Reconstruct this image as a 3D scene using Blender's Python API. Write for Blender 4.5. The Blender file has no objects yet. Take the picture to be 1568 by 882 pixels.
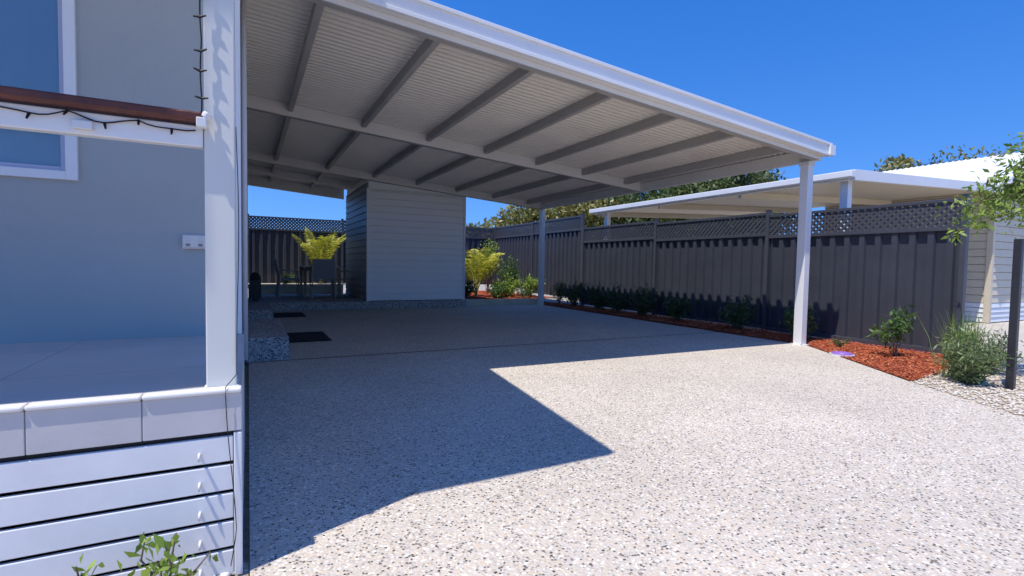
import bpy, math, random
import numpy as np
from mathutils import Matrix, Vector
R = random.Random(7)
rng = np.random.default_rng(11)
S = bpy.context.scene
COL = S.collection

# ------------------------------------------------------------------ materials
def base(name):
    m = bpy.data.materials.new(name); m.use_nodes = True
    nt = m.node_tree
    return m, nt, nt.nodes['Principled BSDF'], nt.nodes['Material Output']
def N(nt, t, **k):
    n = nt.nodes.new(t)
    for a, b in k.items():
        if a in n.inputs: n.inputs[a].default_value = b
        else: setattr(n, a, b)
    return n
def L(nt, a, b): nt.links.new(a, b)

def M(name, col, rough=.55, var=.12, scale=3., bump=0., bscale=60., metal=0., spec=.4):
    m, nt, p, o = base(name)
    tc = N(nt, 'ShaderNodeTexCoord')
    n = N(nt, 'ShaderNodeTexNoise', Scale=scale, Detail=6., Roughness=.65)
    L(nt, tc.outputs['Object'], n.inputs['Vector'])
    r = N(nt, 'ShaderNodeMapRange'); r.inputs['To Min'].default_value = 1-var; r.inputs['To Max'].default_value = 1+var
    r.inputs['From Min'].default_value = .25; r.inputs['From Max'].default_value = .75
    L(nt, n.outputs['Fac'], r.inputs['Value'])
    v = N(nt, 'ShaderNodeVectorMath', operation='SCALE'); v.inputs[0].default_value = col
    L(nt, r.outputs['Result'], v.inputs['Scale'])
    L(nt, v.outputs['Vector'], p.inputs['Base Color'])
    p.inputs['Roughness'].default_value = rough; p.inputs['Metallic'].default_value = metal
    p.inputs['Specular IOR Level'].default_value = spec
    if bump > 0:
        n2 = N(nt, 'ShaderNodeTexNoise', Scale=bscale, Detail=4.)
        L(nt, tc.outputs['Object'], n2.inputs['Vector'])
        b = N(nt, 'ShaderNodeBump', Strength=bump, Distance=.005)
        L(nt, n2.outputs['Fac'], b.inputs['Height']); L(nt, b.outputs['Normal'], p.inputs['Normal'])
    return m

def stone_mat(name, stops, scale, rough=.75, gap=None, bump=.4, stain=.1, stainscale=.7, dist=.006):
    m, nt, p, o = base(name)
    tc = N(nt, 'ShaderNodeTexCoord')
    wn = N(nt, 'ShaderNodeTexNoise', Scale=scale*.6, Detail=2.)
    L(nt, tc.outputs['Object'], wn.inputs['Vector'])
    mx0 = N(nt, 'ShaderNodeVectorMath', operation='SCALE'); mx0.inputs['Scale'].default_value = .8/scale
    L(nt, wn.outputs['Color'], mx0.inputs[0])
    add = N(nt, 'ShaderNodeVectorMath', operation='ADD')
    L(nt, tc.outputs['Object'], add.inputs[0]); L(nt, mx0.outputs[0], add.inputs[1])
    vo = N(nt, 'ShaderNodeTexVoronoi', Scale=scale); L(nt, add.outputs[0], vo.inputs['Vector'])
    sep = N(nt, 'ShaderNodeSeparateColor'); L(nt, vo.outputs['Color'], sep.inputs[0])
    cr = N(nt, 'ShaderNodeValToRGB'); cr.color_ramp.interpolation = 'LINEAR'
    e = cr.color_ramp.elements
    while len(e) < len(stops): e.new(.5)
    for i, (q, c) in enumerate(stops):
        e[i].position = q; e[i].color = (*c, 1)
    L(nt, sep.outputs[0], cr.inputs['Fac'])
    col = cr.outputs['Color']
    if gap:
        g = N(nt, 'ShaderNodeMapRange'); g.inputs['From Min'].default_value = .42; g.inputs['From Max'].default_value = .65
        L(nt, vo.outputs['Distance'], g.inputs['Value'])
        mx = N(nt, 'ShaderNodeMix', data_type='RGBA')
        mx.inputs[7].default_value = (*gap, 1); L(nt, col, mx.inputs[6]); L(nt, g.outputs['Result'], mx.inputs[0])
        col = mx.outputs[2]
    n = N(nt, 'ShaderNodeTexNoise', Scale=stainscale, Detail=8., Roughness=.7)
    L(nt, tc.outputs['Object'], n.inputs['Vector'])
    r = N(nt, 'ShaderNodeMapRange'); r.inputs['From Min'].default_value = .3; r.inputs['From Max'].default_value = .7
    r.inputs['To Min'].default_value = 1-stain; r.inputs['To Max'].default_value = 1+stain
    L(nt, n.outputs['Fac'], r.inputs['Value'])
    v = N(nt, 'ShaderNodeVectorMath', operation='SCALE'); L(nt, col, v.inputs[0]); L(nt, r.outputs['Result'], v.inputs['Scale'])
    L(nt, v.outputs['Vector'], p.inputs['Base Color'])
    p.inputs['Roughness'].default_value = rough
    p.inputs['Specular IOR Level'].default_value = .25
    b = N(nt, 'ShaderNodeBump', Strength=bump, Distance=dist); b.invert = True
    L(nt, vo.outputs['Distance'], b.inputs['Height']); L(nt, b.outputs['Normal'], p.inputs['Normal'])
    return m

def leaf_mat(name, c1, c2, trans=.35):
    m, nt, p, o = base(name)
    g = N(nt, 'ShaderNodeNewGeometry')
    cr = N(nt, 'ShaderNodeValToRGB'); e = cr.color_ramp.elements
    e[0].color = (*c1, 1); e[1].color = (*c2, 1)
    L(nt, g.outputs['Random Per Island'], cr.inputs['Fac'])
    L(nt, cr.outputs['Color'], p.inputs['Base Color']); p.inputs['Roughness'].default_value = .5
    t = N(nt, 'ShaderNodeBsdfTranslucent'); L(nt, cr.outputs['Color'], t.inputs['Color'])
    mx = N(nt, 'ShaderNodeMixShader'); mx.inputs[0].default_value = trans
    L(nt, p.outputs[0], mx.inputs[1]); L(nt, t.outputs[0], mx.inputs[2]); L(nt, mx.outputs[0], o.inputs['Surface'])
    return m

def island_mat(name, stops, rough=.8):
    m, nt, p, o = base(name)
    g = N(nt, 'ShaderNodeNewGeometry')
    cr = N(nt, 'ShaderNodeValToRGB'); e = cr.color_ramp.elements
    while len(e) < len(stops): e.new(.5)
    for i, (q, c) in enumerate(stops): e[i].position = q; e[i].color = (*c, 1)
    L(nt, g.outputs['Random Per Island'], cr.inputs['Fac'])
    L(nt, cr.outputs['Color'], p.inputs['Base Color']); p.inputs['Roughness'].default_value = rough
    return m

m_agg = stone_mat('exposed_aggregate', [(0, (.05,.046,.042)), (.09, (.15,.13,.115)), (.2, (.42,.37,.31)), (.5, (.61,.55,.475)), (.78, (.60,.46,.31)), (1, (.88,.84,.76))],
                  98, gap=(.53,.48,.415), bump=.45, stain=.12)
m_agg_dark = stone_mat('aggregate_step', [(0, (.04,.04,.045)), (.35, (.14,.14,.15)), (.6, (.4,.39,.37)), (1, (.7,.68,.64))], 60, gap=(.42,.41,.4), bump=.4)
m_soil = stone_mat('sandy_ground', [(0, (.3,.26,.2)), (1, (.45,.4,.33))], 30, bump=.4)
m_peb = stone_mat('pebble_bed', [(0, (.42,.34,.25)), (.5, (.56,.49,.4)), (1, (.72,.67,.58))], 40, gap=(.38,.31,.23), bump=.7, dist=.015)
m_mulchbase = stone_mat('mulch_base', [(0, (.22,.045,.018)), (.5, (.44,.095,.035)), (1, (.56,.16,.07))], 55, gap=(.18,.035,.015), bump=1., dist=.012)
m_nconc = stone_mat('neighbour_concrete', [(0, (.42,.38,.33)), (1, (.58,.54,.48))], 60, bump=.2)
m_white = M('white_paint', (.80,.79,.77), .4, .05, 2.)
m_cream = M('cream_steel', (.74,.72,.68), .45, .06, 2.)
m_post = M('deck_post_paint', (.68,.67,.61), .45, .05, 2.)
m_slat = M('white_slats', (.78,.77,.76), .5, .06, 6., .08, 30)
m_ceil = M('roof_sheet', (.80,.76,.68), .5, .07, 1.2)
m_purlin = M('purlin_steel', (.43,.41,.38), .45, .1, 3)
m_wall = M('rendered_wall', (.41,.425,.405), .85, .05, 1.5, .35, 180)
m_sidewall = M('side_wall', (.46,.48,.5), .8, .05, 1.5, .3, 150)
m_board = M('weatherboard_white', (.93,.925,.90), .5, .03, 2.5, .05, 40)
m_board_shade = M('weatherboard_shaded', (.30,.31,.32), .5, .06, 2.5, .05, 40)  # shed's left side: shade on the cladding painted in as grey
m_nboard = M('weatherboard_cream', (.66,.57,.42), .5, .06, 2.5, .05, 40)
m_fence = M('fence_steel', (.055,.060,.077), .45, .16, 2.2)
m_fencetrim = M('fence_trim', (.068,.073,.090), .42, .08, 3.)
m_timber = M('jarrah_timber', (.12,.036,.02), .38, .4, 12., .3, 60)
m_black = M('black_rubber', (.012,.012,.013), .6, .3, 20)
m_joint = M('expansion_joint', (.09,.085,.08), .9, .3, 20)
m_mat = M('doormat_coir', (.018,.018,.02), .95, .3, 40, .8, 300)
m_dark = M('dark_steel', (.03,.03,.035), .4, .2, 8)
m_lime = M('limestone', (.62,.54,.40), .85, .15, 6, .6, 50)
m_plastic = M('white_plastic', (.72,.71,.68), .35, .03, 3)
m_outlet = M('outlet_cream', (.80,.72,.64), .35, .03, 3)
m_purple = M('purple_plastic', (.30,.16,.55), .4, .1, 10)
m_wood = M('teak_furniture', (.36,.27,.18), .6, .2, 15, .2, 60)
m_cloth = M('sling_grey', (.28,.28,.29), .8, .1, 30)
m_bark = M('bark', (.16,.12,.085), .9, .3, 20, .8, 60)
m_curtain = M('curtain', (.42,.48,.55), .9, .08, 4)
m_lilac = M('lilac_frame', (.46,.47,.58), .4, .05, 4)

def tile_mat():
    m, nt, p, o = base('porcelain_tile')
    tc = N(nt, 'ShaderNodeTexCoord')
    br = N(nt, 'ShaderNodeTexBrick', Scale=1.); br.offset = 0.
    br.inputs['Color1'].default_value = (.56,.535,.51,1); br.inputs['Color2'].default_value = (.52,.495,.475,1)
    br.inputs['Mortar'].default_value = (.34,.33,.32,1); br.inputs['Mortar Size'].default_value = .003
    br.inputs['Brick Width'].default_value = .6; br.inputs['Row Height'].default_value = .6
    mp = N(nt, 'ShaderNodeMapping'); mp.inputs['Location'].default_value = (.12,-.42,0)
    L(nt, tc.outputs['Object'], mp.inputs['Vector']); L(nt, mp.outputs['Vector'], br.inputs['Vector'])
    n = N(nt, 'ShaderNodeTexNoise', Scale=3., Detail=8.); L(nt, tc.outputs['Object'], n.inputs['Vector'])
    r = N(nt, 'ShaderNodeMapRange'); r.inputs['To Min'].default_value = .85; r.inputs['To Max'].default_value = 1.15
    L(nt, n.outputs['Fac'], r.inputs['Value'])
    v = N(nt, 'ShaderNodeVectorMath', operation='SCALE'); L(nt, br.outputs['Color'], v.inputs[0]); L(nt, r.outputs['Result'], v.inputs['Scale'])
    L(nt, v.outputs['Vector'], p.inputs['Base Color']); p.inputs['Roughness'].default_value = .45
    return m
m_tile = tile_mat()
m_tilef = M('tile_fascia', (.55,.525,.51), .5, .08, 4, .1, 60)
m_bull_sunlit = M('sunlit_bullnose', (.74,.71,.66), .4, .05, 4)  # paler than the other tiles: sunlight on the deck edge painted into the colour
def glass_mat():
    m, nt, p, o = base('window_glass')
    tr = N(nt,'ShaderNodeBsdfTransparent'); tr.inputs['Color'].default_value=(.86,.91,.94,1)
    gl = N(nt,'ShaderNodeBsdfGlossy', Roughness=.03)
    fr = N(nt,'ShaderNodeFresnel', IOR=1.8)
    mx = N(nt,'ShaderNodeMixShader'); L(nt,fr.outputs[0],mx.inputs[0]); L(nt,tr.outputs[0],mx.inputs[1]); L(nt,gl.outputs[0],mx.inputs[2])
    L(nt,mx.outputs[0],o.inputs['Surface'])
    return m
m_glass = glass_mat()
m_blind = M('roller_blind', (.66,.74,.79), .9, .06, 1.5)

# ------------------------------------------------------------------ geometry helpers
def link(ob, parent=None):
    COL.objects.link(ob)
    if parent: ob.parent = parent
    return ob
def empty(name):
    e = bpy.data.objects.new(name, None); e.empty_display_size = .2
    COL.objects.link(e); return e
def mesh(name, V, F, mat, parent=None, smooth=False, bevel=0):
    me = bpy.data.meshes.new(name)
    me.from_pydata([tuple(map(float, v)) for v in V], [], [tuple(map(int, f)) for f in F])
    me.materials.append(mat); me.update()
    if smooth:
        for p in me.polygons: p.use_smooth = True
    ob = bpy.data.objects.new(name, me)
    if bevel:
        b = ob.modifiers.new('bevel', 'BEVEL'); b.width = bevel; b.segments = 2; b.limit_method = 'ANGLE'
    return link(ob, parent)
HF = [(0,3,2,1), (4,5,6,7), (0,1,5,4), (1,2,6,5), (2,3,7,6), (3,0,4,7)]
def hexv(x0,x1,y0,y1,zb,zt):
    b0,b1 = zb if isinstance(zb, tuple) else (zb,zb)
    t0,t1 = zt if isinstance(zt, tuple) else (zt,zt)
    return [(x0,y0,b0),(x1,y0,b1),(x1,y1,b1),(x0,y1,b0),(x0,y0,t0),(x1,y0,t1),(x1,y1,t1),(x0,y1,t0)]
def box(name,x0,x1,y0,y1,z0,z1,mat,parent=None,bevel=.003):
    return mesh(name, hexv(x0,x1,y0,y1,z0,z1), HF, mat, parent, bevel=bevel)
class Acc:
    def __init__(s): s.V=[]; s.F=[]
    def add(s,V,F):
        o=len(s.V); s.V+=list(V); s.F+=[tuple(i+o for i in f) for f in F]
    def box(s,x0,x1,y0,y1,z0,z1): s.add(hexv(x0,x1,y0,y1,z0,z1),HF)
    def tube(s,pts,rad,k=6):
        pts=[Vector(p) for p in pts]; n=len(pts)
        if not hasattr(rad,'__len__'): rad=[rad]*n
        V=[];F=[]
        for i,p in enumerate(pts):
            d=(pts[min(i+1,n-1)]-pts[max(i-1,0)]).normalized()
            a=d.cross(Vector((0,0,1)) if abs(d.z)<.9 else Vector((1,0,0))).normalized(); b=d.cross(a)
            for j in range(k):
                t=2*math.pi*j/k; V.append(tuple(p+(a*math.cos(t)+b*math.sin(t))*rad[i]))
        for i in range(n-1):
            for j in range(k):
                F.append((i*k+j,i*k+(j+1)%k,(i+1)*k+(j+1)%k,(i+1)*k+j))
        F.append(tuple(range(k))[::-1]); F.append(tuple((n-1)*k+j for j in range(k)))
        s.add(V,F)
    def out(s,name,mat,parent=None,**k): return mesh(name,s.V,s.F,mat,parent,**k)

def leaves(name, P, size, mat, parent=None, asp=.45, updir=.3, jit=.35):
    P=np.asarray(P); n=len(P)
    d=rng.normal(size=(n,3)); d/=np.linalg.norm(d,axis=1)[:,None]; d[:,2]+=updir; d/=np.linalg.norm(d,axis=1)[:,None]
    q=rng.normal(size=(n,3)); s=np.cross(d,q); s/=np.linalg.norm(s,axis=1)[:,None]+1e-9
    nn=np.cross(d,s)
    l=size*(1+jit*rng.normal(size=(n,1))).clip(.4,1.8)
    V=np.stack([P, P+d*l*.5+s*l*asp*.5+nn*l*.08, P+d*l, P+d*l*.5-s*l*asp*.5+nn*l*.08],1).reshape(-1,3)
    F=np.arange(4*n).reshape(n,4)
    me=bpy.data.meshes.new(name)
    me.vertices.add(4*n); me.vertices.foreach_set('co',V.ravel())
    me.loops.add(4*n); me.loops.foreach_set('vertex_index',F.ravel())
    me.polygons.add(n); me.polygons.foreach_set('loop_start',np.arange(0,4*n,4))
    me.materials.append(mat); me.update(calc_edges=True); me.validate()
    return link(bpy.data.objects.new(name,me),parent)

def shrub(x,y,z,h,r,n,size,mat,name='shrub',stems=14,asp=.45,low=.15):
    e=empty(name); a=Acc(); P=[]
    for i in range(stems):
        t=R.uniform(0,6.28); rr=r*math.sqrt(R.uniform(.02,1)); hh=h*R.uniform(.6,1.05)*(1-.35*(rr/r)**2)
        pts=[]
        for k in range(6):
            f=k/5
            pts.append((x+math.cos(t)*rr*f**1.2+R.gauss(0,.012),y+math.sin(t)*rr*f**1.2+R.gauss(0,.012),z+hh*f))
        a.tube(pts,[.006*(1-.7*k/5)*max(1,h) for k in range(6)],4)
        m=n//stems
        for j in range(m):
            f=R.uniform(low,1)**.7; k=f*5; i0=min(int(k),4); w=k-i0
            p=np.array(pts[i0])*(1-w)+np.array(pts[i0+1])*w
            P.append(p+rng.normal(size=3)*r*.13)
    a.out('stems',m_bark,e)
    P=np.array(P); P[:,2]=np.maximum(P[:,2],z+.02)
    leaves('foliage',P,size,mat,e,asp=asp)
    return e

def palm(x,y,z,h,r,nf,mat,name='palm_plant'):
    e=empty(name); V=[];F=[]; a=Acc()
    for i in range(nf):
        t=i*2.4+R.uniform(-.3,.3); reach=r*R.uniform(.5,1.2); top=h*R.uniform(.75,1.1); droop=R.uniform(.2,.6)
        pts=[]
        for k in range(12):
            f=k/11
            rad=reach*f**1.4; zz=top*(1.35*f-droop*f**3)/(1.35-droop*.5)
            pts.append(Vector((x+math.cos(t)*(rad+.02),y+math.sin(t)*(rad+.02),z+max(.02,zz))))
        a.tube(pts,[.010*(1-.8*k/11) for k in range(12)],4)
        side=Vector((-math.sin(t),math.cos(t),0))
        for k in range(26):
            f=.3+.7*k/25; q=f*11; i0=min(int(q),10); w=q-i0
            p=pts[i0].lerp(pts[i0+1],w); tg=(pts[i0+1]-pts[i0]).normalized()
            ll=r*.45*math.sin(math.pi*(.25+.7*(f-.3)/.7))*R.uniform(.85,1.1)
            for s in (-1,1):
                d=(side*s+tg*.8+Vector((0,0,R.uniform(-.1,.3)))).normalized(); wv=tg*.014*max(1,r)
                tip=p+d*ll+Vector((0,0,-ll*.35)); mid=p+d*ll*.5
                o=len(V); V+=[tuple(p),tuple(mid+wv),tuple(tip),tuple(mid-wv)]; F.append((o,o+1,o+2,o+3))
    a.out('stalks',m_palmstalk,e); mesh('fronds',V,F,mat,e); return e

m_palmstalk = M('palm_stalk', (.42,.38,.09), .5, .1, 8)
m_lpalm = leaf_mat('palm_leaf', (.34,.38,.03), (.72,.66,.06))
m_lgreen = leaf_mat('leaf_green', (.05,.11,.025), (.15,.26,.06))
m_ldark = leaf_mat('leaf_dark', (.035,.075,.03), (.10,.16,.06))
m_lgrey = leaf_mat('leaf_greygreen', (.13,.20,.08), (.28,.36,.15))
m_llime = leaf_mat('leaf_lime', (.15,.25,.035), (.34,.45,.08))
m_ltree = leaf_mat('leaf_tree', (.045,.075,.02), (.17,.21,.06), .2)
m_ltree2 = leaf_mat('leaf_tree_yellow', (.12,.125,.03), (.34,.31,.09), .2)

# ------------------------------------------------------------------ ground
def sheet(name, poly, z, mat, parent=None):
    return mesh(name, [(x,y,z) for x,y in poly], [tuple(range(len(poly)))], mat, parent)
sheet('ground', [(-300,-300),(300,-300),(300,300),(-300,300)], -.03, m_soil)
DW=[(0,-4),(4.3,-4),(4.45,0),(4.8,1.4),(5.4,2.36),(6.05,3.25),(6.66,4.12),(6.72,5.55)]
sheet('driveway', DW+[(0,5.55)], 0, m_agg)
sheet('carport_slab', [(0,5.562),(6.72,5.562),(6.86,11.4),(0,11.4)], .001, m_agg)
sheet('joint_strip',[(0,5.549),(6.73,5.549),(6.73,5.564),(0,5.564)],.005,m_joint)
sheet('neighbour_driveway', [(7.62,-6),(30,-6),(30,12),(7.62,12)], -.01, m_nconc)
sheet('path', [(4.3,-6),(7.62,-6),(7.62,1.0),(4.75,1.0)], -.012, m_nconc)
pb=empty('pebble_bed')
sheet('base', [(4.3,-2),(7.6,-2),(7.6,2.85),(5.4,2.36),(4.8,1.4),(4.45,0)], -.006, m_peb, pb)
sheet('base_front', [(-6,-2),(-.004,-2),(-.004,1.86),(-6,1.86)], -.006, m_peb, pb)
def stones(name, n, sampler, smin, smax, mat, parent, flat=.6):
    t=(1+5**.5)/2
    iv=np.array([(-1,t,0),(1,t,0),(-1,-t,0),(1,-t,0),(0,-1,t),(0,1,t),(0,-1,-t),(0,1,-t),(t,0,-1),(t,0,1),(-t,0,-1),(-t,0,1)])/1.9
    fi=[(0,11,5),(0,5,1),(0,1,7),(0,7,10),(0,10,11),(1,5,9),(5,11,4),(11,10,2),(10,7,6),(7,1,8),(3,9,4),(3,4,2),(3,2,6),(3,6,8),(3,8,9),(4,9,5),(2,4,11),(6,2,10),(8,6,7),(9,8,1)]
    V=[];F=[]
    for i in range(n):
        x,y,z=sampler(); s=R.uniform(smin,smax); an=R.uniform(0,6.28)
        sc=np.array([s*R.uniform(.8,1.4),s*R.uniform(.6,1.),s*flat])
        v=iv*sc*(1+.12*rng.normal(size=(12,1)))
        c,q=math.cos(an),math.sin(an)
        v=np.stack([v[:,0]*c-v[:,1]*q+x,v[:,0]*q+v[:,1]*c+y,v[:,2]+z],1)
        o=len(V); V+=v.tolist(); F+=[(a+o,b+o,d+o) for a,b,d in fi]
    return mesh(name,V,F,mat,parent,smooth=True)
m_pebi=island_mat('pebble_stone',[(0,(.42,.33,.23)),(.3,(.56,.48,.38)),(.7,(.64,.57,.48)),(1,(.76,.72,.65))],.6)
def inpoly(x,y,poly):
    c=False;j=len(poly)-1
    for i in range(len(poly)):
        xi,yi=poly[i];xj,yj=poly[j]
        if (yi>y)!=(yj>y) and x<(xj-xi)*(y-yi)/(yj-yi)+xi: c=not c
        j=i
    return c
PB=[(4.52,.3),(6.6,.3),(6.6,2.6),(5.4,2.33),(4.83,1.4)]
def sp():
    while True:
        x=R.uniform(4.5,6.8);y=R.uniform(.3,2.7)
        if inpoly(x,y,PB): return x,y,.002
stones('pebbles',4200,sp,.008,.018,m_pebi,pb,.5)
stones('pebbles_deck',1500,lambda:(R.uniform(-1.3,-.02),R.uniform(1.15,1.8),.006),.01,.022,m_pebi,pb)
def sp2():
    t=R.random(); x0,y0,x1,y1=(4.6,.7,4.8,1.4) if t<.4 else (4.8,1.4,5.4,2.36)
    f=R.random(); return x0+(x1-x0)*f-abs(R.gauss(0,.08)),y0+(y1-y0)*f+R.gauss(0,.03),.004
stones('pebbles_stray',45,sp2,.006,.012,m_pebi,pb,.5)

mb=empty('mulch_bed')
MB=[(5.42,2.36),(6.2,2.42),(7.56,2.8),(7.56,15.6),(6.9,15.6),(6.80,11.4),(6.66,5.55),(6.67,4.12),(6.06,3.25)]
sheet('soil',MB,.004,m_mulchbase,mb)
m_chip=island_mat('mulch_chips',[(0,(.18,.035,.018)),(.4,(.44,.09,.03)),(.8,(.56,.14,.05)),(1,(.62,.26,.13))],.85)
def chips(name,n,poly,bb,z,parent,s=.022):
    V=[];F=[]
    for i in range(n):
        while True:
            x=R.uniform(bb[0],bb[1]);y=R.uniform(bb[2],bb[3])
            if inpoly(x,y,poly): break
        an=R.uniform(0,6.28);l=s*R.uniform(.5,1.6);w=s*R.uniform(.2,.5)
        d=Vector((math.cos(an),math.sin(an),R.uniform(-.3,.3)))*l; q=Vector((-math.sin(an),math.cos(an),R.uniform(-.4,.4)))*w
        c=Vector((x,y,z+R.uniform(.004,.018)))
        o=len(V);V+=[tuple(c-d-q),tuple(c+d-q*.6),tuple(c+d+q),tuple(c-d+q*.8)];F.append((o,o+1,o+2,o+3))
    return mesh(name,V,F,m_chip,parent)
chips('chips_front',9000,MB,(5.4,7.56,2.3,5.2),.004,mb,.014)
chips('chips_side',8000,MB,(6.6,7.56,5.2,11.5),.02,mb,.022)
chips('chips_stray',60,[(6.3,3.9),(6.72,5.5),(6.75,8),(6.3,8),(5.2,2.5),(5.6,2.9)],(5.2,6.8,2.4,8),.0,mb,.010)

# ------------------------------------------------------------------ boundary fence
def fence(name, axis, fixed, segs, side):
    e=empty(name); T=Acc(); C=Acc(); Lt=Acc()
    def P(a,d,z): return (fixed+d*side,a,z) if axis=='y' else (a,fixed+d*side,z)
    def bx(acc,a0,a1,d0,d1,z0,z1):
        V=[P(a0,d0,z0),P(a1,d0,z0),P(a1,d1,z0),P(a0,d1,z0),P(a0,d0,z1),P(a1,d0,z1),P(a1,d1,z1),P(a0,d1,z1)]
        acc.add(V,HF)
    for (a0,a1,zb,zt) in segs:
        bx(T,a0-.03,a0+.03,-.03,.045,zb-.1,zt+.03)
        bx(T,a0-.034,a0+.034,-.034,.049,zt+.03,zt+.042)
        bx(T,a0+.03,a1-.03,-.015,.03,zt-.04,zt)
        bx(T,a0+.03,a1-.03,-.02,.036,zt-.385,zt-.335)
        bx(T,a0+.03,a1-.03,-.02,.036,zb,zb+.05)
        per=.20; pr=[(0,0),(.055,0),(.068,.042),(.135,.042),(.148,0)]
        pts=[]; a=a0+.03
        while a<a1-.03:
            for (q,d) in pr:
                if a+q<a1-.03: pts.append((a+q,d))
            a+=per
        pts.append((a1-.03,0))
        V=[];F=[]
        for (q,d) in pts: V+=[P(q,d-.022,zb+.02),P(q,d-.022,zt-.36)]
        for i in range(len(pts)-1): F.append((2*i,2*i+2,2*i+3,2*i+1))
        C.add(V,F)
        z0=zt-.338; z1=zt-.038; hgt=z1-z0; w=.0285; sp_=.09
        c=a0-hgt
        while c<a1:
            for s,dd in ((1,.0),(-1,.008)):
                pa0,pa1=(c,c+hgt) if s==1 else (c+hgt,c)
                lo,hi=a0+.02,a1-.02
                f0,f1=0.,1.; dlt=pa1-pa0; ok=True
                for lim,sg in ((lo,1),(hi,-1)):
                    va=(pa0-lim)*sg; vb=(pa1-lim)*sg
                    if va<0 and vb<0: ok=False; break
                    if va<0: f0=max(f0,va/(va-vb))
                    if vb<0: f1=min(f1,va/(va-vb))
                if ok and f1>f0:
                    q0,q1,y0,y1=pa0+dlt*f0,pa0+dlt*f1,z0+(z1-z0)*f0,z0+(z1-z0)*f1
                    V=[P(q0-w,dd,y0),P(q0+w,dd,y0),P(q0+w,dd+.006,y0),P(q0-w,dd+.006,y0),P(q1-w,dd,y1),P(q1+w,dd,y1),P(q1+w,dd+.006,y1),P(q1-w,dd+.006,y1)]
                    Lt.add(V,HF)
            c+=sp_
    a1=segs[-1][1]; zb,zt=segs[-1][2:]
    bx(T,a1-.03,a1+.03,-.03,.045,zb-.1,zt+.03)
    T.out('posts_and_rails',m_fencetrim,e,bevel=.002)
    C.out('sheets',m_fence,e); Lt.out('lattice',m_fencetrim,e)
    return e
FX=7.58
fence('metal_fence','y',FX,[(2.83,5.40,.02,1.91),(5.40,7.97,.04,1.95),(7.97,10.54,.06,2.0)],-1)
fence('metal_fence','y',FX,[(10.60,13.13,.2,2.33),(13.13,15.70,.3,2.32)],-1)
fence('metal_fence','x',15.76,[(-5.1,-2.55,.35,2.28),(-2.55,0,.35,2.28),(0,2.5,.35,2.27),(2.5,5.02,.35,2.28),(5.02,7.5,.35,2.29)],-1)

# ------------------------------------------------------------------ carport
def zr(x): return 2.62+.078*(6.7-x)
cp=empty('carport')
def corr(name,x0,x1,y0,y1,dz,mat,parent,per=.088,amp=.016):
    prof=[(0,-1),(.30,-1),(.38,-.6),(.46,.6),(.54,1),(.82,1),(.88,.6),(.94,-.6)]
    V=[];F=[];y=y0;c=0
    while y<y1:
        for q,d in prof:
            yy=min(y+q*per,y1); V+=[(x0,yy,zr(x0)+dz+d*amp),(x1,yy,zr(x1)+dz+d*amp)]; c+=1
        y+=per
    for i in range(c-1): F.append((2*i,2*i+1,2*i+3,2*i+2))
    return mesh(name,V,F,mat,parent)
corr('roof_sheet',-.04,6.74,4.02,11.33,.020,m_ceil,cp)
corr('roof_sheet_patio',-.04,4.60,11.34,14.15,.020,m_ceil,cp)
def sbeam(name,x0,x1,y0,y1,dt,db,mat,bevel=.004):
    return mesh(name,hexv(x0,x1,y0,y1,(zr(x0)+db,zr(x1)+db),(zr(x0)+dt,zr(x1)+dt)),HF,mat,cp,bevel=bevel)
for nm,y in (('beam_front',4.06),('beam_mid',7.42),('beam_back',11.1)):
    sbeam(nm,-.04,6.60,y-.03,y+.03,.002,-.165,m_cream)
    sbeam(nm+'_flange',-.04,6.60,y-.034,y+.045,-.166,-.172,m_purlin,.001)
sbeam('beam_patio',-.04,2.26,12.7,12.75,.002,-.15,m_cream)
sbeam('fascia_patio',-.04,2.28,14.1,14.17,.03,-.26,m_cream)
sbeam('front_fascia',-.04,6.73,3.955,4.025,.045,-.115,m_white)
sbeam('fascia_lip_top',-.04,6.74,3.935,3.954,.05,.018,m_white)
sbeam('fascia_lip_bottom',-.04,6.74,3.935,3.954,-.085,-.12,m_white)
P=Acc();P2=Acc()
for i in range(7):
    x=.50+.950*i
    for y0,y1 in ((4.1,7.385),(7.455,11.065)):
        P.add(hexv(x-.022,x-.002,y0,y1,zr(x)-.10,zr(x)+.002),HF)
        P2.add(hexv(x-.022,x+.036,y0,y1,zr(x)-.106,zr(x)-.1005),HF)
    if x<2.2: P.add(hexv(x-.022,x-.002,11.14,14.09,zr(x)-.10,zr(x)+.002),HF)
P.out('purlins',m_purlin,cp); P2.out('purlin_flanges',m_purlin,cp)
box('side_beam',6.605,6.675,4.03,11.18,2.455,2.615,m_cream,cp)
G=Acc(); pr=[(6.675,2.63),(6.675,2.52),(6.745,2.515),(6.765,2.545),(6.765,2.63),(6.753,2.63),(6.753,2.55),(6.74,2.53),(6.69,2.535),(6.69,2.63)]
V=[(x,3.93,z) for x,z in pr]+[(x,11.25,z) for x,z in pr]; n=len(pr)
F=[(i,(i+1)%n,(i+1)%n+n,i+n) for i in range(n)]
G.add(V,F); G.box(6.672,6.775,3.915,3.93,2.51,2.64); G.out('gutter',m_white,cp)
def post(name,x,y,z0,z1,w,mat,parent):
    box(name,x-w/2,x+w/2,y-w/2,y+w/2,z0,z1,mat,parent,.006)
    box(name+'_base',x-w/2-.03,x+w/2+.03,y-w/2-.03,y+w/2+.03,z0-.002,z0+.008,mat,parent,.002)
    A=Acc()
    for sx in (-1,1):
        for sy in (-1,1): A.tube([(x+sx*(w/2+.017),y+sy*(w/2+.017),z0),(x+sx*(w/2+.017),y+sy*(w/2+.017),z0+.022)],.008,6)
    A.out(name+'_bolts',m_cloth,parent)
post('post_front',6.62,4.19,.002,2.453,.115,m_white,cp)
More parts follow.
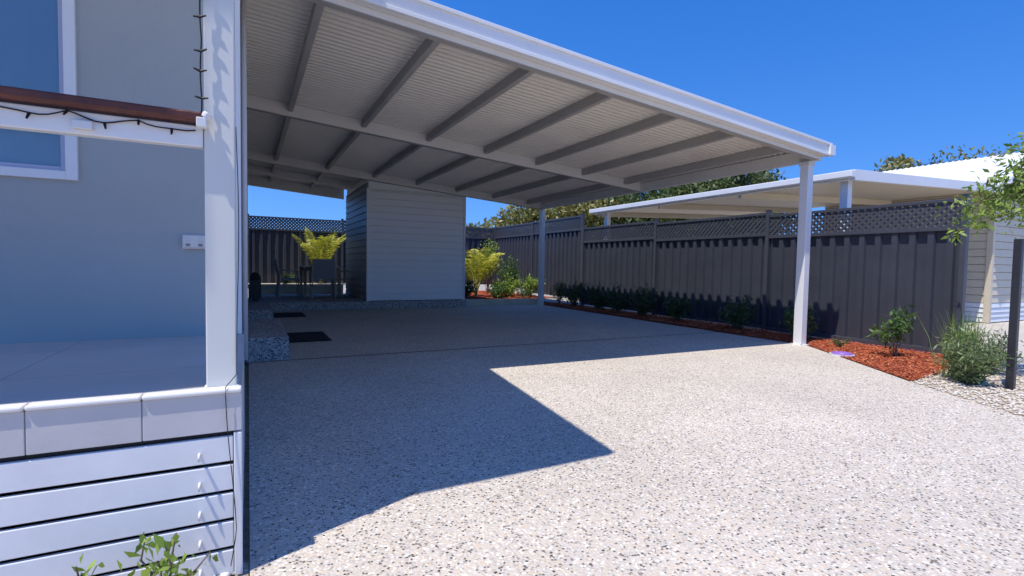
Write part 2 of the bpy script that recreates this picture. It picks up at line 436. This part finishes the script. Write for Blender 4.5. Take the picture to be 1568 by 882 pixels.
post('post_back',6.66,11.08,.002,2.453,.115,m_cream,cp)
box('bracket',6.55,6.68,4.12,4.26,2.40,2.456,m_cream,cp)

# ------------------------------------------------------------------ storage shed
sh=empty('storage_shed')
def boards(name,axis,fixed,a0,a1,z0,z1,out,mat,parent,bh=.15,g=.010):
    A=Acc(); z=z0
    while z<z1-.01:
        zt=min(z+bh,z1)
        prof=[(-.018*out,z+g),(.024*out,z+g),(.008*out,zt),(-.018*out,zt)]
        if axis=='x': V=[(a0,fixed+d,q) for d,q in prof]+[(a1,fixed+d,q) for d,q in prof]
        else: V=[(fixed+d,a0,q) for d,q in prof]+[(fixed+d,a1,q) for d,q in prof]
        k=len(prof)
        A.add(V,[(i,(i+1)%k,(i+1)%k+k,i+k) for i in range(k)]+[tuple(range(k)),tuple(range(k,2*k))])
        z+=bh
    return A.out(name,mat,parent)
SX0,SX1,SY0,SY1=2.32,4.58,11.24,13.95
box('core',SX0+.015,SX1-.015,SY0+.015,SY1,.18,2.6,m_cream,sh)
boards('front_cladding','x',SY0,SX0+.03,SX1-.03,.18,2.63,-1,m_board,sh,g=.006)
boards('side_cladding','y',SX0,SY0+.02,SY1,.18,2.78,-1,m_board_shade,sh)
boards('side_cladding_right','y',SX1,SY0+.02,SY1,.18,2.63,1,m_board,sh)
mesh('gable_infill',hexv(SX0+.01,SX1-.01,SY0-.01,SY1,2.635,(zr(SX0)-.02,zr(SX1)-.02)),HF,m_board,sh)
for x in (SX0,SX1-.001): box('corner_trim',x-.028,x+.03,SY0-.032,SY0+.03,.17,2.64,m_white if x>3 else m_board,sh)
pt=empty('patio_slab')
box('slab',0.0,4.66,11.19,14.3,-.02,.17,m_agg_dark,pt,.008)
box('retaining_wall',0,2.3,14.3,14.5,0,.42,m_lime,pt,.008)
gd=empty('raised_garden')
box('limestone_edge',4.67,6.86,11.42,11.6,-.02,.15,m_lime,gd,.01)
BG=[(4.6,11.6),(7.56,11.6),(7.56,15.7),(4.6,15.7)]
sheet('soil',BG,.14,m_mulchbase,gd); chips('chips',2500,BG,(4.6,7.56,11.6,15.7),.14,gd,.03)
sheet('soil_back',[(-5,14.5),(4.6,14.5),(4.6,15.7),(-5,15.7)],.40,m_soil,gd)

box('concrete_step',-.03,.37,5.62,7.5,-.02,.235,m_agg_dark,None,.012)
box('concrete_step',-.03,.37,9.3,11.0,-.02,.2,m_agg_dark,None,.012)
def doormat(x0,x1,y0,y1):
    e=empty('doormat'); box('pile',x0+.02,x1-.02,y0+.02,y1-.02,.003,.016,m_mat,e)
    for k,(a,b,c,d) in enumerate(((x0,x1,y0,y0+.02),(x0,x1,y1-.02,y1),(x0,x0+.02,y0+.02,y1-.02),(x1-.02,x1,y0+.02,y1-.02))):
        box('rubber_edge_%d'%k,a,b,c,d,.002,.010,m_black,e,.002)
doormat(.40,.95,6.75,7.65); doormat(.40,.95,9.9,10.75)

# ------------------------------------------------------------------ house
hs=empty('house')
WX=-.045; WY=3.15
wx0,wx1,wz0,wz1=-2.6,-.735,1.385,2.75
box('front_wall_below',-8,WX,WY,WY+.2,0,wz0,m_wall,hs,0)
box('front_wall_above',-8,WX,WY,WY+.2,wz1,3.3,m_wall,hs,0)
box('front_wall_right',wx1,WX,WY,WY+.2,wz0,wz1,m_wall,hs,0)
box('front_wall_left',-8,wx0,WY,WY+.2,wz0,wz1,m_wall,hs,0)
box('side_wall',-.25,WX,WY+.2,14.3,0,3.25,m_sidewall,hs,0)
box('back_wall',-8,-.25,14.1,14.3,0,3.25,m_sidewall,hs,0)
box('corner_trim',WX-.05,WX+.012,WY-.012,WY+.05,.6,3.29,m_white,hs)
WF=Acc()
f=.034; yo=WY-.022
WF.box(wx1-f,wx1+.012,yo,WY+.1,wz0-.012,wz1); WF.box(wx0,wx0+f,yo,WY+.1,wz0-.012,wz1)
WF.box(wx0+f,wx1-f,yo,WY+.1,wz0-.012,wz0+.03); WF.box(wx0+f,wx1-f,yo,WY+.1,wz1-f,wz1)
WF.out('window_frame',m_white,hs,bevel=.003)
FR=Acc()
xa=wx1-f; 
FR.box(xa-.022,xa,WY+.005,WY+.05,wz0+.03,wz1-f); FR.box(wx0+f,xa-.022,WY+.005,WY+.05,wz0+.03,wz0+.052)
FR.box(wx0+f,xa-.022,WY+.0,WY+.05,1.60,1.63); FR.box(-1.7,-1.66,WY+.002,WY+.05,wz0+.052,wz1-f)
FR.out('window_sash',m_lilac,hs,bevel=.002)
box('window_glass',wx0+f,xa,WY+.03,WY+.036,wz0+.04,wz1-f,m_glass,hs,0)
V=[];F=[]
n=80
for i in range(n+1):
    x=wx0+f+(xa-wx0-f)*i/n; y=WY+.055+.008*math.sin(i*1.1)+.004*math.sin(i*2.7)
    V+=[(x,y,wz0),(x,y,wz1)]
for i in range(n): F.append((2*i,2*i+2,2*i+3,2*i+1))
mesh('window_curtain',V,F,m_blind,hs,smooth=True)
box('window_reveal',wx0,wx1,WY+.1,WY+.12,wz0,wz1,m_curtain,hs,0)
roofp=[(-8,1.46),(-1.3,1.44),(-1.0,1.47),(-.72,1.59),(.46,1.6),(.80,4.07),(-.05,4.07),(-.05,14.6),(-8,14.6)]
V=[(x,y,3.3) for x,y in roofp]+[(x,y,3.42) for x,y in roofp]; n=len(roofp)
F=[tuple(range(n))[::-1],tuple(range(n,2*n))]+[(i,(i+1)%n,(i+1)%n+n,i+n) for i in range(n)]
mesh('roof',V,F,m_white,hs)
mesh('roof_gable',[(-8,1.6,3.43),(-.1,1.75,3.43),(-.1,14.5,3.43),(-8,14.5,3.43),(-4,1.75,4.4),(-4,14.5,4.4)],[(0,1,4),(1,2,5,4),(2,3,5),(3,0,4,5)],m_cream,hs)
box('meter_box',WX,.0,8.2,8.7,1.4,2.1,m_cream,hs)
t=Acc(); t.tube([(WX+.022,4.6,3.2),(WX+.022,4.6,.2)],.02,8); t.out('downpipe',m_white,hs,smooth=True)

# ------------------------------------------------------------------ deck
dk=empty('deck')
box('floor',-8,-.02,1.80,WY,.55,.598,m_tile,dk,.002)
T=Acc();BN=Acc()
xs=[-.019,-.277,-.533,-1.13,-1.73,-2.33,-3.]
for a,b in zip(xs[1:],xs[:-1]):
    T.box(a+.0012,b-.0012,1.782,1.799,.468,.588); BN.box(a+.0008,b-.0008,1.774,1.822,.5885,.604)
T.out('tile_edge',m_tilef,dk,bevel=.002); BN.out('sunlit_bullnose',m_bull_sunlit,dk,bevel=.006)
box('tile_grout',-8,-.03,1.786,1.7985,.47,.587,m_cloth,dk,0)
box('tile_backing',-8,-.03,1.80,1.84,.45,.549,m_black,dk,0)
Sl=Acc(); z=.452
for i in range(5):
    Sl.box(-8,-.045,1.785,1.80,z-.080,z); z-=.0915
Sl.out('slats',m_slat,dk,bevel=.003)
box('corner_board',-.043,-.02,1.782,1.83,.0,.462,m_slat,dk)
box('side_panel',-.032,-.022,1.832,WY,.0,.54,m_slat,dk)
D=Acc(); 
for x in (-.11,-.62,-1.2,-1.9): D.box(x-.02,x+.03,1.803,1.85,0,.45)
D.out('joists',m_black,dk)
K=Acc(); z=.452-.045
for i in range(5):
    x=-.135
    K.tube([(x,1.786,z),(x,1.765,z-.002)],.0045,8); K.tube([(x,1.766,z+.005),(x,1.762,z-.016)],.0035,8)
    z-=.0915
K.out('hooks',m_plastic,dk,smooth=True)
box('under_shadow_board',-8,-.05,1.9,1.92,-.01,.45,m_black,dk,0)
box('post',-.118,-.034,1.823,1.905,.60,3.3,m_post,dk,.004)
box('rail_beam',-8,-.12,1.83,1.87,1.348,1.412,m_white,dk,.004)
box('handrail',-8,-.119,1.79,1.89,1.418,1.446,m_timber,dk,.006)
box('post_footplate',-.124,-.028,1.823,1.911,.599,.604,m_post,dk,.001)
c=Acc(); c.box(-.136,-.108,1.787,1.812,1.40,1.43); c.tube([(-.115,1.80,1.43),(-.105,1.80,1.445)],.014,8)
c.box(-.43,-.385,1.812,1.829,1.36,1.385); c.out('clips',m_plastic,dk,bevel=.003)

sl=empty('string_lights')
W=Acc(); B=Acc()
pts=[]
x=-2.2
while x<-.13:
    k=(x+2.2)/.16; pts.append((x,1.822+.003*math.sin(x*31),1.405-.016*abs(math.sin(k*math.pi))+.003*math.sin(x*55))); x+=.02
W.tube(pts,.0022,5)
for i in range(4,len(pts),4):
    p=pts[i]; d=Vector((R.uniform(-.4,.4),-.5,-1 if i%8 else -.6)).normalized()*.02
    B.tube([p,tuple(Vector(p)+d)],[.0042,.0026],6)
pts=[]
z=1.43
while z<3.2:
    pts.append((-.121-.004*abs(math.sin(z*17)),1.806+.002*math.sin(z*40),z)); z+=.02
W.tube(pts,.0022,5)
i=3
while i<len(pts):
    p=pts[i]
    for s in (-1,1):
        d=Vector((s*1.,-.3,R.uniform(-.2,.5))).normalized()*.018
        B.tube([p,tuple(Vector(p)+d)],[.004,.0024],6)
    i+=R.choice([3,4,5])
pts=[]; z=1.42
while z>.02:
    if z>.61: pts.append((-.030+.004*math.sin(z*7),1.816,z))
    else: pts.append((-.05+.014*math.sin(z*6+1)-.05*max(0,(.15-z))*3,1.772,z))
    z-=.03
W.tube(pts,.0014,5)
W.out('cable',m_black,sl,smooth=True); B.out('bulbs',m_black,sl)

ol=empty('power_outlet')
box('plate',-.305,-.195,WY-.02,WY-.001,1.06,1.135,m_outlet,ol,.006)
box('housing',-.30,-.20,WY-.034,WY-.021,1.065,1.13,m_outlet,ol,.006)
for k,x in enumerate((-.278,-.222)):
    box('switch_%d'%k,x-.009,x+.009,WY-.04,WY-.035,1.10,1.118,m_plastic,ol,.002)
    box('socket_%d'%k,x-.010,x+.010,WY-.0365,WY-.035,1.074,1.088,m_cloth,ol,.001)

# ------------------------------------------------------------------ patio furniture
m_chair = M('champagne_frame', (.5,.46,.40), .4, .1, 10)
def chair(x,y,rot,name='patio_chair'):
    e=empty(name); A=Acc(); B_=Acc()
    for sx in (-.24,.24):
        A.tube([(sx,.24,0),(sx,.2,.62),(sx,-.22,.64)],.014,6); A.tube([(sx,-.26,0),(sx,-.2,.44),(sx,-.3,.9)],.014,6)
        A.tube([(sx,.22,.42),(sx,-.22,.42)],.014,6)
    A.tube([(-.24,-.3,.9),(.24,-.3,.9)],.014,6); A.tube([(-.24,.22,.42),(.24,.22,.42)],.014,6)
    B_.box(-.225,.225,-.2,.22,.425,.435)
    B_.add([(-.225,-.215,.46),(.225,-.215,.46),(.225,-.295,.89),(-.225,-.295,.89),(-.225,-.225,.46),(.225,-.225,.46),(.225,-.305,.89),(-.225,-.305,.89)],HF)
    A.out('frame',m_chair,e,smooth=True); B_.out('sling',m_cloth,e)
    e.location=(x,y,.171); e.rotation_euler=(0,0,rot)
e=empty('outdoor_table')
A=Acc()
for i in range(6): A.box(1.12+i*.15,1.262+i*.15,12.5,13.7,.885,.915)
A.out('table_top',m_chair,e,bevel=.003)
A=Acc()
for x in (1.17,1.93):
    for y in (12.57,13.63): A.box(x-.03,x+.03,y-.03,y+.03,.171,.884)
A.box(1.17,1.93,12.55,12.59,.8,.88); A.box(1.17,1.93,13.6,13.64,.8,.88); A.out('table_legs',m_wood,e)
chair(.85,12.8,-math.pi/2); chair(.85,13.45,-math.pi/2); chair(1.5,12.15,0); chair(2.12,13.2,math.pi/2)
e=empty('barbecue')
box('cart',.02,.24,11.9,12.4,.22,.62,m_dark,e,.01); box('shelf',.03,.23,12.41,12.7,.58,.61,m_dark,e)
V=[];F=[];k=8
for y in (11.92,12.38):
    for j in range(k+1):
        t_=math.pi*j/k; V.append((.13-.11*math.cos(t_),y,.625+.15*math.sin(t_)))
F=[(j,j+1,j+k+2,j+k+1) for j in range(k)]+[tuple(range(k+1)),tuple(range(k+1,2*k+2))]
mesh('hood',V,F,m_black,e)
A=Acc(); A.tube([(.26,11.98,.70),(.26,12.3,.70)],.01,8)
for y in (11.95,12.35): A.tube([(.05,y,.171),(.05,y,.22)],.025,8); A.tube([(.21,y,.171),(.21,y,.22)],.025,8)
A.out('handle_and_feet',m_cloth,e)

# ------------------------------------------------------------------ plants
for (x,y,h,r) in ((7.18,10.3,.66,.34),(7.18,9.4,.58,.30),(7.16,8.6,.6,.32),(7.16,7.85,.68,.36),(7.14,6.9,.5,.27),(7.12,5.6,.62,.32),):
    shrub(x,y,.01,h,r,1300,.052,m_ldark)
shrub(7.15,10.95,.01,.7,.3,700,.045,m_lgreen)
shrub(7.08,4.45,.01,.55,.26,800,.05,m_lgreen)
shrub(6.95,3.85,.01,.14,.12,160,.03,m_lgreen)
shrub(6.78,3.12,.01,.62,.25,480,.058,m_lgreen,stems=9,low=.35)
shrub(5.80,2.08,.0,.50,.28,3000,.05,m_lgrey,'grey_shrub',stems=46,asp=.2,low=.05)
shrub(6.6,2.3,.0,.5,.3,1500,.05,m_lgrey,'grey_shrub',stems=30,asp=.2,low=.05)
shrub(-.215,1.6,.0,.31,.10,150,.032,m_llime,'seedling_plant',stems=7,low=.3)
shrub(-.36,1.56,.0,.25,.08,110,.032,m_llime,'seedling_plant',stems=6,low=.3)
palm(5.55,12.7,.14,1.5,.75,16,m_lpalm); palm(1.8,14.95,.4,1.6,.7,16,m_lpalm)
shrub(5.1,12.3,.14,.55,.3,900,.06,m_ldark)
shrub(6.75,12.95,.14,1.2,.42,1800,.06,m_lgreen,stems=20)
shrub(6.75,14.5,.14,1.75,.5,1500,.07,m_llime,stems=16,low=.5)
shrub(6.3,12.3,.14,.6,.4,1000,.07,m_llime); shrub(6.95,12.15,.14,.65,.35,1000,.06,m_llime); shrub(5.8,12.0,.14,.4,.35,800,.06,m_lgreen)
shrub(7.25,12.7,.14,.8,.3,700,.05,m_lgreen); shrub(6.6,11.9,.14,.3,.25,400,.05,m_lgreen)
shrub(.9,15.0,.4,.35,.3,500,.05,m_lgreen); shrub(2.9,15.1,.4,.5,.3,500,.05,m_lgreen)
def tuft(x,y,z,h,r,n,mat,name):
    V=[];F=[]
    for i in range(n):
        t=R.uniform(0,6.28);rr=r*R.random();hh=h*R.uniform(.5,1.1)
        b=Vector((x+R.gauss(0,r*.25),y+R.gauss(0,r*.25),z)); m_=b+Vector((math.cos(t)*rr*.4,math.sin(t)*rr*.4,hh*.6)); e_=b+Vector((math.cos(t)*rr,math.sin(t)*rr,hh))
        s=Vector((-math.sin(t),math.cos(t),0))*.003
        o=len(V);V+=[tuple(b-s),tuple(b+s),tuple(m_+s),tuple(m_-s),tuple(e_)];F+=[(o,o+1,o+2,o+3),(o+3,o+2,o+4)]
    mesh(name,V,F,mat)
tuft(6.02,2.22,0,.66,.26,190,m_llime,'ornamental_grass')

def tree(name,x,y,z,h,crown,nl,size,mat,tr=.1,clumps=40,limbs=9,cz=.62,asp=.45,spread=.17):
    e=empty(name);A=Acc();P=[]
    top=Vector((x+R.uniform(-.1,.1)*crown,y,z+h*.55))
    A.tube([(x,y,z-.05),(x+R.gauss(0,.02*h),y,z+h*.25),tuple(top),(top.x+.1*crown,top.y,z+h*.85)],[tr,tr*.8,tr*.55,tr*.15],8)
    for i in range(limbs):
        t=i*2.4; st=Vector((x,y,z+h*R.uniform(.3,.6))); en=Vector((x+math.cos(t)*crown*.75,y+math.sin(t)*crown*.75,z+h*R.uniform(.6,.92)))
        mid=st.lerp(en,.5)+Vector((0,0,-h*.03)); A.tube([tuple(st),tuple(mid),tuple(en)],[tr*.4,tr*.25,tr*.06],5)
    for i in range(clumps):
        d=rng.normal(size=3); d/=np.linalg.norm(d); f=rng.uniform(.35,1)
        c=np.array([x,y,z+h*cz])+d*np.array([crown,crown,h*(1-cz)])*f
        m=nl//clumps; s=crown*spread*rng.uniform(.7,1.4)
        q=rng.normal(size=(m,3)); q/=np.linalg.norm(q,axis=1)[:,None]; q*=rng.uniform(.5,1,size=(m,1))
        P.append(c+q*np.array([s*1.3,s*1.3,s*.8]))
    A.out('trunk_and_limbs',m_bark,e); leaves('foliage',np.vstack(P),size,mat,e,asp=asp); return e
e=empty('young_tree'); A=Acc(); P=[]
tx,ty=6.95,1.75
A.tube([(tx,ty,0),(tx+.03,ty,.9),(tx-.02,ty+.02,1.6),(tx,ty,2.4)],[.03,.026,.02,.008],7)
for i in range(34):
    t=R.uniform(0,6.28); r_=R.uniform(.45,1.0); z0=R.uniform(1.5,2.2); z1=z0+R.uniform(-.05,.4)
    if i<12: t=R.uniform(1.9,3.6); r_=R.uniform(.7,1.05)
    pts=[]
    for k in range(7):
        f=k/6; pts.append((tx+math.cos(t)*r_*f,ty+math.sin(t)*r_*f,z0+(z1-z0)*math.sin(f*2.2)/.9-.28*f*f))
    A.tube(pts,[.008*(1-.8*k/6) for k in range(7)],4)
    for j in range(110):
        f=R.uniform(.25,1)*6; i0=min(int(f),5); w=f-i0; p=np.array(pts[i0])*(1-w)+np.array(pts[i0+1])*w
        P.append(p+rng.normal(size=3)*.045)
A.out('trunk_and_branches',m_bark,e); leaves('foliage',P,.065,m_llime,e,asp=.35,updir=-.3)
box('stake_post',5.87,5.925,1.80,1.855,-.02,1.31,m_dark,None,.004)

for (x,y,h,c,m) in ((15.5,26.5,5.0,2.7,m_ltree2),(18.2,24.6,5.8,3.0,m_ltree2),(21.2,22.8,6.7,3.1,m_ltree),(24.0,21.4,7.1,3.0,m_ltree),(26.2,19.8,7.8,2.4,m_ltree),(12.8,30,3.4,2.0,m_ltree2),
                    (34.6,15.6,7.6,2.8,m_ltree2),(38.2,14.,8.1,3.2,m_ltree2),(40.5,18.,8.6,3.4,m_ltree)):
    tree('tree',x,y,-.05,h,c,13000,.27,m,.18,clumps=90,spread=.24,cz=.58)

e=empty('utility_cover'); A=Acc()
A.tube([(6.28,3.45,.0),(6.28,3.45,.032)],[.115,.11],28); A.tube([(6.28,3.45,.033),(6.28,3.45,.04)],[.085,.08],28); A.out('lid',m_purple,e)
A=Acc(); A.tube([(6.28,3.45,-.01),(6.28,3.45,.02)],[.13,.13],28); A.out('rim',m_plastic,e)

# ------------------------------------------------------------------ neighbour house
nh=empty('neighbour_house')
def zn(x): return 2.44+.045*(x-8.2)
mesh('carport_roof',hexv(8.15,13.4,4.45,10.8,(zn(8.15)+.02,zn(13.4)+.02),(zn(8.15)+.08,zn(13.4)+.08)),HF,m_nboard,nh)
mesh('fascia_front',hexv(8.1,13.5,4.38,4.448,(zn(8.1)-.05,zn(13.5)-.05),(zn(8.1)+.11,zn(13.5)+.11)),HF,m_white,nh,bevel=.004)
for y in (6.4,8.5,10.7): mesh('carport_beam',hexv(8.16,13.4,y,y+.06,(zn(8.16)-.10,zn(13.4)-.10),(zn(8.16)+.018,zn(13.4)+.018)),HF,m_nboard,nh)
box('fascia_side',8.08,8.148,4.45,10.85,zn(8.1)-.04,zn(8.1)+.10,m_white,nh,.004)
box('gutter_side',7.98,8.078,4.36,10.9,zn(8.1)-.01,zn(8.1)+.09,m_white,nh,.01)
post('post_front',8.28,4.6,-.01,zn(8.2),.12,m_white,nh); post('post_back',8.28,10.5,-.01,zn(8.2),.12,m_white,nh)
box('walls',13.53,20,4.63,8,0,2.9,m_nboard,nh,0)
boards('cladding_side','y',13.5,4.62,8,.4,2.9,-1,m_nboard,nh,.16)
boards('cladding_front','x',4.6,13.5,20,.4,2.9,-1,m_nboard,nh,.16)
boards('skirting','y',13.49,4.6,8,0,.4,-1,m_white,nh,.1); boards('skirting_front','x',4.59,13.5,20,0,.4,-1,m_white,nh,.1)
box('corner_trim',13.46,13.56,4.56,4.66,0,2.9,m_nboard,nh)
V=[];F=[];n=240
for i in range(n+1):
    y=4.2+4.*i/n; o=.02*max(0,math.sin(2*math.pi*i/8))
    V+=[(13.1,y,2.88+o),(16.5,y,3.95+o),(20,y,2.9+o)]
for i in range(n): F+=[(3*i,3*i+1,3*i+4,3*i+3),(3*i+1,3*i+2,3*i+5,3*i+4)]
mesh('main_roof',V,F,m_white,nh)
box('eave_fascia',13.05,13.1,4.2,8.2,2.76,2.9,m_white,nh)
mesh('gable_end',[(13.1,4.22,2.87),(20,4.22,2.89),(16.5,4.22,3.94)],[(0,1,2)],m_nboard,nh)

# ------------------------------------------------------------------ light
dvec=Vector((.38,.15,-1)).normalized()
sun=bpy.data.lights.new('sun','SUN'); sun.energy=5.0; sun.angle=math.radians(.5); sun.color=(1,.95,.87)
so=bpy.data.objects.new('sun',sun); COL.objects.link(so)
so.rotation_euler=dvec.to_track_quat('-Z','Y').to_euler(); so.location=(-5,-3,12)
w=bpy.data.worlds.new('World'); S.world=w; w.use_nodes=True; nt=w.node_tree
tc=nt.nodes.new('ShaderNodeTexCoord')
ma=nt.nodes.new('ShaderNodeVectorMath'); ma.operation='MULTIPLY_ADD'; ma.inputs[1].default_value=(1,1,.80); ma.inputs[2].default_value=(0,0,.20)
nm=nt.nodes.new('ShaderNodeVectorMath'); nm.operation='NORMALIZE'
nt.links.new(tc.outputs['Generated'],ma.inputs[0]); nt.links.new(ma.outputs[0],nm.inputs[0])
sky=nt.nodes.new('ShaderNodeTexSky'); sky.sky_type='NISHITA'; sky.sun_disc=False
nt.links.new(nm.outputs[0],sky.inputs['Vector'])
sky.sun_elevation=math.asin(-dvec.z); sky.sun_rotation=math.atan2(-dvec.x,-dvec.y)
sky.altitude=0; sky.air_density=1.15; sky.dust_density=.1; sky.ozone_density=3.5
hs_=nt.nodes.new('ShaderNodeHueSaturation'); hs_.inputs['Hue'].default_value=.515; hs_.inputs['Saturation'].default_value=1.38; hs_.inputs['Value'].default_value=1.5
bg=nt.nodes['Background']; bg.inputs['Strength'].default_value=.14
nt.links.new(sky.outputs[0],hs_.inputs['Color']); nt.links.new(hs_.outputs[0],bg.inputs['Color'])
S.view_settings.view_transform='Standard'; S.view_settings.look='None'; S.view_settings.exposure=0

cam=bpy.data.cameras.new('camera'); co=bpy.data.objects.new('camera',cam); COL.objects.link(co)
cam.sensor_width=36; cam.lens=36*770/1568; cam.clip_end=1000; cam.clip_start=.02
co.matrix_world=Matrix.Translation((0,0,1.0))@Matrix.Rotation(-math.radians(27.7),4,'Z')@Matrix.Rotation(math.radians(90-2.5),4,'X')@Matrix.Rotation(math.radians(1.0),4,'Z')
S.camera=co
